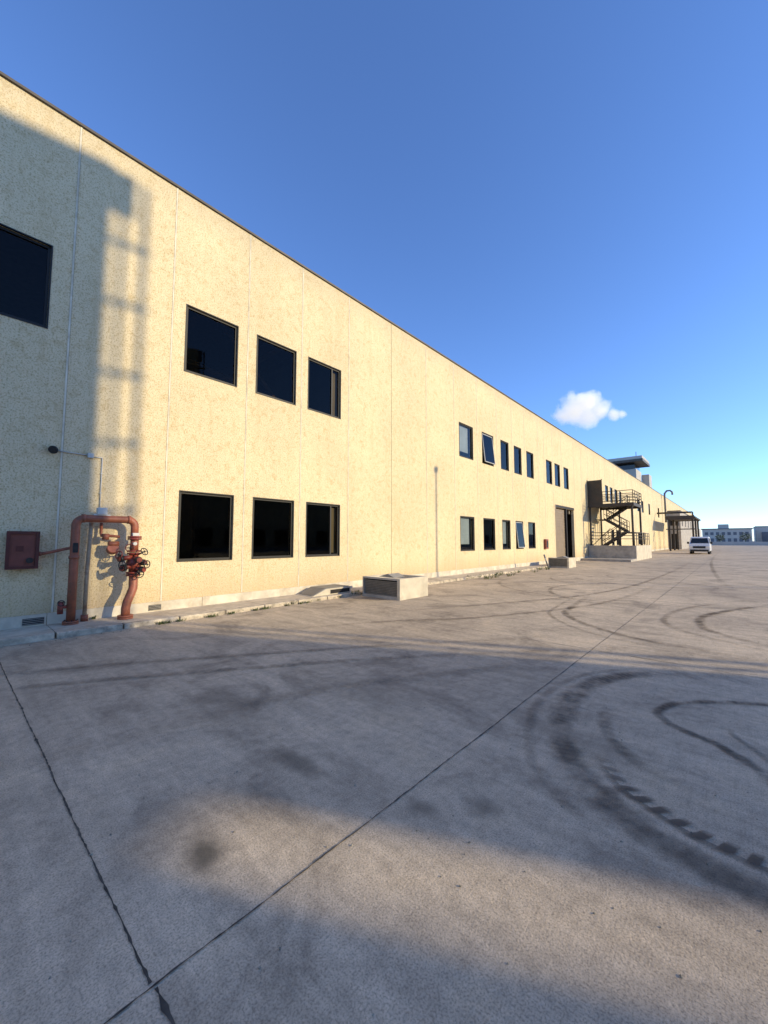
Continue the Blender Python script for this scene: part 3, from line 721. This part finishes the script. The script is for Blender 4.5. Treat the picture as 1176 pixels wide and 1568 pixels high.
# ------------------------------------------------------------------ distant things
b = MB('distant_office_building', [M_DIST, M_DISTD])
b.box(-2,16,250,275,0,7.2,0); b.box(-2.4,16.4,249.6,275.4,7.2,7.6,1)
for k in range(8): b.box(-1+k*2.1,0.2+k*2.1,249.93,249.99,4.4,5.8,1); b.box(-1+k*2.1,0.2+k*2.1,249.93,249.99,1.2,2.8,1)
b.box(4,8,251,260,7.6,9.6,0)
b.done()
b = MB('distant_warehouse_building', [M_DIST, M_DISTD])
b.box(18,60,270,300,0,8.5,0); b.box(17.8,60.2,269.8,300.2,8.5,8.9,1)
for k in range(9): b.box(20+k*4,22.4+k*4,269.6,269.95,1,6,1)
b.box(60,120,300,330,0,6.5,0); b.box(-60,-6,310,330,0,9,0)
b.done()
b = MB('boundary_wall', [M_DIST, M_DISTD]); b.box(2,140,190,190.3,0,1.3,0)
for k in range(46): b.box(2+k*3,2.1+k*3,190.1,190.2,1.3,2.4,1)
b.box(2,140,190.12,190.18,2.3,2.36,1); b.box(2,140,190.12,190.18,1.8,1.84,1)
b.done()
for (tx, ty, th) in ((13,215,4.5),(30,225,5),(22,222,3.6),(5,228,4.2)):
    b = MB('distant_tree', [M_TREE]); b.cyl((tx,ty,0),(tx,ty,th*0.6),0.18,0,8,0.1)
    for _ in range(260):
        d_ = Vector((random.gauss(0,1),random.gauss(0,1),random.gauss(0,0.8))); d_ = d_.normalized()*random.uniform(0.4,1.0)*th*0.42
        c_ = Vector((tx,ty,th*0.72))+d_; u_ = Vector((random.uniform(-1,1),random.uniform(-1,1),random.uniform(-1,1))).normalized(); v_ = u_.orthogonal().normalized()
        b.quad([c_-u_*0.22,c_+v_*0.16,c_+u_*0.22,c_-v_*0.16])
    b.done(recalc=False)

# ------------------------------------------------------------------ buildings behind the photographer (cast the long shadows; one row added to darken reflections)
AZ = rad(25.6); EL = rad(18.0)
tdir = Vector((math.cos(AZ), math.sin(AZ), 0)); sdir = Vector((-math.sin(AZ), math.cos(AZ), 0))
R = Matrix(((tdir.x, sdir.x, 0, 0), (tdir.y, sdir.y, 0, 0), (0,0,1,0), (0,0,0,1)))
cz = math.cos(AZ); tE = math.tan(EL)
T0 = 30.0
b = MB('stair_tower_building', [M_WALL, M_FRAME, M_ROOF])
top = 9.45 + T0*tE
b.box(T0,T0+7,-2.10*cz,2.02*cz,0,top,0,R)
for k in range(4): b.box(T0-0.03,T0-0.005,-0.6,0.6,2.0+k*3.6,3.4+k*3.6,1,R)
b.box(T0+1,T0+4,-1.5,0.4,top,top+0.3,2,R)
b.done()
b = MB('neighbouring_warehouse', [M_WALL, M_FRAME, M_ROOF])
b.box(T0,T0+30,-50,-2.68*cz,0,15.5,0,R); b.box(T0-0.1,T0+30.1,-50.1,-2.68*cz+0.0,15.5,15.7,2,R)
for k in range(11): b.box(T0-0.03,T0-0.005,-48+k*4,-45.6+k*4,1.2,2.9,1,R); b.box(T0-0.03,T0-0.005,-48+k*4,-45.6+k*4,6.2,7.9,1,R)
zb = (T0-6.7)*tE
b.box(T0+0.02,T0+0.25,-2.68*cz+0.001,-2.10*cz-0.001,zb,15.4,0,R)
b.done()
b = MB('ladder_mast', [M_STEELG])
for s_ in (2.24, 2.64): b.box(T0+0.2,T0+0.35,s_*cz-0.065,s_*cz+0.065,0,top-0.1,0,R)
for z in (7.84,6.5,4.95,3.45,2.0): 
    zz = z+T0*tE; b.box(T0+0.22,T0+0.33,2.02*cz+0.002,2.78*cz,zz-0.05,zz+0.05,0,R)
b.box(T0+0.1,T0+0.5,2.02*cz+0.002,2.45*cz,top-0.9,top-0.05,0,R)
b.done()
b = MB('added_reflection_block_row', [M_WALL, M_FRAME, M_ROOF])  # unseen row added so the facade glass mirrors dark walls, not horizon glow
b.box(82,110,20,230,0,14.5,0); b.box(81.8,110.2,19.8,230.2,14.5,14.8,2)
for k in range(28): b.box(81.9,81.97,24+k*7,28+k*7,0.5,4.5,1)
b.done()
b = MB('street_lamp', [M_STEELG, M_LENS])
lx = 15.0; ly = 14.2+lx*math.tan(AZ); lz = 4.75+lx/cz*tE
b.cyl((lx,ly,0),(lx,ly,lz),0.06,0,12,0.045); b.cyl((lx,ly,lz-0.1),(lx,ly,lz+0.10),0.13,1,14); b.cyl((lx,ly,0),(lx,ly,0.3),0.14,0,12)
b.done()

# ------------------------------------------------------------------ cloud
def cloud():
    m, nt, out = new_mat('cloud_vapour_glow')
    tc = nt.nodes.new('ShaderNodeTexCoord'); co = tc.outputs['Object']
    n1 = noise(nt, co, 0.05, 4, 0.6)
    best = None
    for (x, y, z, r) in ((-14,0,2,24),(-30,2,-6,15),(2,-3,6,20),(-6,4,14,14),(16,0,-6,15),(34,0,-14,10),(44,0,-15,7),(4,0,-12,17)):
        vd = nt.nodes.new('ShaderNodeVectorMath'); vd.operation = 'DISTANCE'; L(nt, co, vd.inputs[0]); vd.inputs[1].default_value = (x, y, z)
        v_ = math_n(nt, 'SUBTRACT', 1.0, math_n(nt, 'DIVIDE', vd.outputs['Value'], float(r)))
        best = v_ if best is None else math_n(nt, 'MAXIMUM', best, v_)
    dn = math_n(nt, 'ADD', best, math_n(nt, 'MULTIPLY_ADD', n1, 1.7, -0.88))
    dn = math_n(nt, 'MULTIPLY', math_n(nt, 'MAXIMUM', dn, 0.0), 0.15)
    sc = nt.nodes.new('ShaderNodeVolumeScatter'); sc.inputs['Color'].default_value = (1,1,1,1); L(nt, dn, sc.inputs['Density'])
    em = nt.nodes.new('ShaderNodeEmission'); em.inputs[0].default_value = (1.0,0.96,0.90,1); L(nt, math_n(nt, 'MULTIPLY', dn, 0.50), em.inputs['Strength'])  # even glow added to the volume in place of multiply scattered light
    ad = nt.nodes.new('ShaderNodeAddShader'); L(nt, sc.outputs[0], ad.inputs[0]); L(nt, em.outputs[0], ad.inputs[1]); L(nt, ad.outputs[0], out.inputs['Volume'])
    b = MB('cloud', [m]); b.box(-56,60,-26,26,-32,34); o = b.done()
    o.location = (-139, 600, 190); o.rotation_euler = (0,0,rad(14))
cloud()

# ------------------------------------------------------------------ light & sky
sunv = Vector((math.cos(AZ)*math.cos(EL), math.sin(AZ)*math.cos(EL), math.sin(EL)))
sd = bpy.data.lights.new('sun', 'SUN'); sd.energy = 5.0; sd.angle = rad(0.55); sd.color = (1.0, 0.845, 0.55)
so = bpy.data.objects.new('sun', sd); so.rotation_euler = sunv.to_track_quat('Z','Y').to_euler(); so.location = (40,20,30); COL.objects.link(so)
wld = bpy.data.worlds.new('World'); S.world = wld; wld.use_nodes = True
nt = wld.node_tree; nt.nodes.clear()
out = nt.nodes.new('ShaderNodeOutputWorld'); bg = nt.nodes.new('ShaderNodeBackground'); sk = nt.nodes.new('ShaderNodeTexSky')
sk.sky_type = 'NISHITA'; sk.sun_disc = False; sk.sun_elevation = EL; sk.sun_rotation = rad(90-25.6)
sk.air_density = 0.9; sk.dust_density = 0.0; sk.ozone_density = 3.2; sk.altitude = 200
tint = mixc(nt, 1.0, sk.outputs[0], (1.46, 1.70, 2.20), 'MULTIPLY')
L(nt, tint, bg.inputs[0]); bg.inputs[1].default_value = 0.145; L(nt, bg.outputs[0], out.inputs[0])

# ------------------------------------------------------------------ camera
cd = bpy.data.cameras.new('camera'); cam = bpy.data.objects.new('camera', cd); COL.objects.link(cam)
cam.location = (9.6, 0, 1.64); cam.rotation_euler = (rad(94.2), 0, rad(41.7))
cd.sensor_fit = 'VERTICAL'; cd.sensor_height = 36; cd.lens = 36*600/1568; cd.clip_start = 0.05; cd.clip_end = 6000
S.camera = cam
S.view_settings.view_transform = 'Standard'; S.view_settings.look = 'None'; S.view_settings.exposure = 0
print('built')
